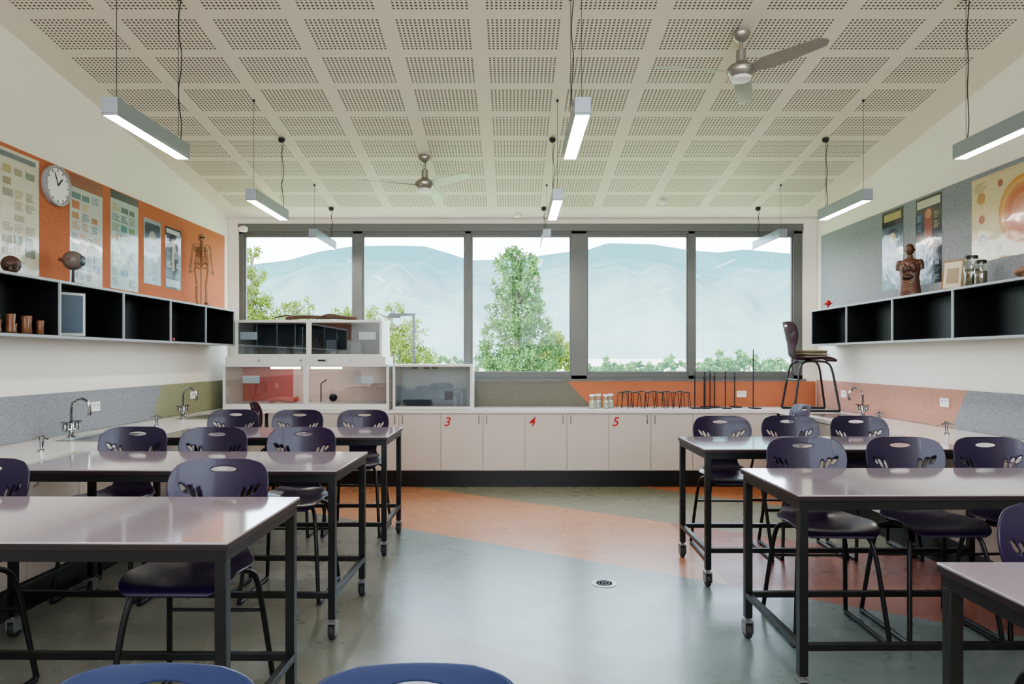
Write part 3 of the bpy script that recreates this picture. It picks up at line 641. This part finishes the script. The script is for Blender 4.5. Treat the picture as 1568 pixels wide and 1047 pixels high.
# ------------------------------------------------------------ exterior
GZ=-4.0
grass=M('grass_field','#8f9f70',.9,var=.25,scale=.2)
MB().box(-900,900,YB+2,900,GZ-.5,GZ).obj('ground_outside',grass)
def hazy(name,h,haze,amt,scale):  # paints aerial haze onto leaves as a faint emission
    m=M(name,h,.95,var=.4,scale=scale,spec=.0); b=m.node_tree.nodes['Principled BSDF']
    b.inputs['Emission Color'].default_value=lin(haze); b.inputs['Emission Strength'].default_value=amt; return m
def mountain_mat():  # aerial haze painted as emission, paler toward the base
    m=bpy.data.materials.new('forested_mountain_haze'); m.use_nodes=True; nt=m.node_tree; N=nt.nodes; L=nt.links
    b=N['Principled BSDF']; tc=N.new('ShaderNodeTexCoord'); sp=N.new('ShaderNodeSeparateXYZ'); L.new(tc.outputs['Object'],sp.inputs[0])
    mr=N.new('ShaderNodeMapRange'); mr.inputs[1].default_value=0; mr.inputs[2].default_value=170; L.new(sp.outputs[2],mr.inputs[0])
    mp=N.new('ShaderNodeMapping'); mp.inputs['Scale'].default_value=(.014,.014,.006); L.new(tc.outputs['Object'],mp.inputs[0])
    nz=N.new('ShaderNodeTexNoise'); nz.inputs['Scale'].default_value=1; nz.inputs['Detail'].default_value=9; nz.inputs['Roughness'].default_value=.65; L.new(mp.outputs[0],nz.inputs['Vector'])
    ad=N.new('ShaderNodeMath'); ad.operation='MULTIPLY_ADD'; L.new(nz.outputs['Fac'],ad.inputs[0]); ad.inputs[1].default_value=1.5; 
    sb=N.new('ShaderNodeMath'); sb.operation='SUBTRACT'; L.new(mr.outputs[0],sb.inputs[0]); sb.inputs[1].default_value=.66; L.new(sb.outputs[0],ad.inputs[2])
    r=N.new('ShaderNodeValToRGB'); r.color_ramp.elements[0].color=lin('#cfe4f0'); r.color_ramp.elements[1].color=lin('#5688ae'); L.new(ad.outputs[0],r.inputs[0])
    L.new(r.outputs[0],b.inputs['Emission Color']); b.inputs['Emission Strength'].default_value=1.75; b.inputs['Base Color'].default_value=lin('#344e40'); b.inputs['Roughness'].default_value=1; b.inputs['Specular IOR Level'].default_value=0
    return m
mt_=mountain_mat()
prx=[-800,0,250,372,440,490,540,600,650,690,720,790,860,899,930,1000,1055,1100,1140,1216,1400,1700,2400]
pry=[460,440,420,408,400,386,378,377,378,390,400,398,388,384,373,375,384,388,383,390,400,420,470]
nx,ny=320,50; xs_=np.linspace(-1500,1500,nx); ts=np.linspace(0,1,ny); vs=[]
ph=rng.uniform(0,6,12)
for tI in ts:
    yy=500+tI*600
    for x in xs_:
        px=784+x*1045/1000.; py=np.interp(px,prx,pry); H=(548-py)*1000/1045+5
        prof=tI**.8 if tI<.85 else (.85**.8)*1.14*(1-(tI-.85)*.2)
        f=min(1,prof)
        rug=sum(math.sin(x*.016*(k+1)+tI*4*math.cos(k)+ph[k])*11/(k+1) for k in range(7))
        vs.append((x*yy/1000.,yy,GZ+f*(H+4)+rug*math.sin(math.pi*min(1,tI/.85))*1.3))
fs=[(i*nx+j_,i*nx+j_+1,(i+1)*nx+j_+1,(i+1)*nx+j_) for i in range(ny-1) for j_ in range(nx-1)]
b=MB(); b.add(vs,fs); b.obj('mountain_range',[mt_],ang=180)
bark=M('tree_bark','#6f665a',.9)
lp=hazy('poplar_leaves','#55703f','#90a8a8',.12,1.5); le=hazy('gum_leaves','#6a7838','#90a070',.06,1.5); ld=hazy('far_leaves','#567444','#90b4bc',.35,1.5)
def tree(name,x,y,blobs,trunk,nleaf,ls):
    leaf={'poplar_tree':lp,'gum_tree':le,'distant_tree':ld}[name]
    vol=np.array([b_[2]**2*b_[3] for b_ in blobs]); vol=vol/vol.sum()
    P=[]
    for b_,v in zip(blobs,vol):
        n=max(20,int(nleaf*v)); nc=max(6,n//45)
        d=rng.normal(size=(nc,3)); d/=np.linalg.norm(d,axis=1)[:,None]; r=rng.uniform(.35,1,nc)**.6
        cc=d*r[:,None]*np.array([b_[2],b_[2],b_[3]])
        idx=rng.integers(0,nc,n); q=cc[idx]+rng.normal(size=(n,3))*.14*b_[2]**.7
        P.append(q+np.array([x+b_[0],y,b_[1]]))
    P=np.vstack(P); n=len(P)
    a=rng.normal(size=(n,3)); a/=np.linalg.norm(a,axis=1)[:,None]; c=rng.normal(size=(n,3)); c=np.cross(a,c); c/=np.linalg.norm(c,axis=1)[:,None]
    s=(ls*rng.uniform(.6,1.3,n))[:,None]
    q=np.stack([P-a*s,P-c*s*.5,P+a*s,P+c*s*.5],1).reshape(-1,3)
    b=MB(); b.v=[tuple(z) for z in q]; b.f=[(4*i,4*i+1,4*i+2,4*i+3) for i in range(n)]; b.m=[0]*n
    zt=max(bb[1]+bb[3]*.5 for bb in blobs)
    b.tube([(x,y,GZ),(x+.1,y,GZ+(zt-GZ)*.4),(x,y,zt)],[trunk,trunk*.7,trunk*.15],1,8)
    for bb in blobs: b.tube([(x,y,max(GZ+1,bb[1]-bb[3])),(x+bb[0]*.5,y,bb[1]-bb[3]*.4),(x+bb[0],y,bb[1]+bb[3]*.3)],[trunk*.4,trunk*.25,trunk*.08],1,6)
    b.obj(name,[leaf,bark],ang=180)
k=1/23.2
def pb(px,py,rx,rz): return ((px-790)*k,1.515+(548-py)*k,rx*k,rz*k)
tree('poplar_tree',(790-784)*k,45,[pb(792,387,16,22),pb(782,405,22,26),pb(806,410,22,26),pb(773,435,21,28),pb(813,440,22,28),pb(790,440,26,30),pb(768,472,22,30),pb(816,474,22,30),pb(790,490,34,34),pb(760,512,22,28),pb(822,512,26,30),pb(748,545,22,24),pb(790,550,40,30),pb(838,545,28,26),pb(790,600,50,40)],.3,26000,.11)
def pb2(cx): return lambda px,py,rx,rz: ((px-cx)*k,1.515+(548-py)*k,rx*k,rz*k)
k=1/37.3
f=pb2(385)
tree('gum_tree',(385-784)*k,28,[f(392,388,12,16),f(376,405,20,24),f(400,425,14,14),f(372,450,26,24),f(398,470,22,18),f(380,500,34,26),f(410,498,24,14)],.18,9500,.055)
f=pb2(450)
tree('gum_tree',(450-784)*k,28.3,[f(440,474,22,12),f(465,468,16,11),f(430,500,34,24),f(470,500,26,22),f(455,540,40,30)],.2,8000,.055)
k=1/34.8; f=pb2(600)
tree('gum_tree',(600-784)*k,30,[f(575,480,18,9),f(607,474,18,9),f(632,495,14,8),f(585,510,26,20),f(618,515,28,20),f(650,508,8,8),f(600,545,44,28),f(570,545,26,26),f(650,548,26,16)],.2,11000,.06)
f=pb2(520)
tree('gum_tree',(520-784)*k,31,[f(520,480,20,10),f(530,500,22,20),f(510,520,26,24)],.2,3500,.07)
k=1/13.
f=pb2(848)
tree('gum_tree',(848-784)*k,80,[f(850,535,26,26),f(835,550,26,20),f(866,552,18,18)],.2,4500,.2)
k=1/8.7
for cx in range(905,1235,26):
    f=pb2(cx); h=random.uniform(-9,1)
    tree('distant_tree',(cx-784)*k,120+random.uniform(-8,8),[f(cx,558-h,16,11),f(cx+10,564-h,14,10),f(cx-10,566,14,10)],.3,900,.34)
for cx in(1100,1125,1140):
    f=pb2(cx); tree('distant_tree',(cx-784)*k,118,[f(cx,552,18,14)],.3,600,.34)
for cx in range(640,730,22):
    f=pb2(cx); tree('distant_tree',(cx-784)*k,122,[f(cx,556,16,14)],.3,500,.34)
hw=M('house_wall','#cfd4d6',.8); hr=M('house_roof','#a8a09a',.7)
for px,dd,zz in((930,210,0),(965,200,0),(1005,215,0),(1040,205,0),(1078,210,0),(1160,200,0),(1185,215,0),(1208,205,0),(670,200,0),(915,190,0)):
    x=(px-784)*dd/1045; b=MB(); b.box(-4.5,4.5,-3,3,0,3.2,0); b.prism([(-5,-3.5,3.2),(-5,3.5,3.2),(-5,0,5.2)],(10,0,0),1); b.box(-1,1,-3.05,-3,0.8,2.2,1); b.box(2,3,-3.05,-3,0.8,2.2,1); b.obj('house',[hw,hr],(x,dd,GZ),random.uniform(-.3,.3))
b=MB(); b.tube([(-3.6*1.0,25,GZ),(-3.6,25,3.1)],.05,0,8); b.box(-4.5,-3.55,24.93,25.07,3.05,3.15); b.box(-4.55,-4.1,24.85,25.15,2.98,3.06); b.obj('street_lamp',[black])

# ------------------------------------------------------------ light
w=bpy.data.worlds.new('sky_world'); S.world=w; w.use_nodes=True; nt=w.node_tree; N=nt.nodes; L=nt.links
bg=N['Background']; tc=N.new('ShaderNodeTexCoord'); sp=N.new('ShaderNodeSeparateXYZ'); L.new(tc.outputs['Generated'],sp.inputs[0])
r=N.new('ShaderNodeValToRGB'); e=r.color_ramp.elements
e[0].position=0; e[0].color=(.88,.94,1,1); e[1].position=1; e[1].color=(.5,.66,.9,1)
n1=r.color_ramp.elements.new(.25); n1.color=(.74,.86,1,1)
L.new(sp.outputs[2],r.inputs[0]); L.new(r.outputs[0],bg.inputs[0]); bg.inputs[1].default_value=8.0
sl=bpy.data.lights.new('sun','SUN'); sl.energy=12; sl.angle=.02; sl.color=(1,.95,.86)
so=bpy.data.objects.new('sun',sl); COL.objects.link(so); so.rotation_euler=(math.radians(12),math.radians(-48),0)
# ------------------------------------------------------------ camera
cam=bpy.data.cameras.new('camera'); co=bpy.data.objects.new('camera',cam); COL.objects.link(co)
co.location=(0,0,1.515); co.rotation_euler=(math.pi/2,0,0); cam.sensor_width=36; cam.lens=24; cam.shift_y=24.5/1568; cam.clip_end=3000; cam.clip_start=.05
S.camera=co
S.view_settings.view_transform='AgX'; S.view_settings.look='AgX - Medium High Contrast'; S.view_settings.exposure=.2
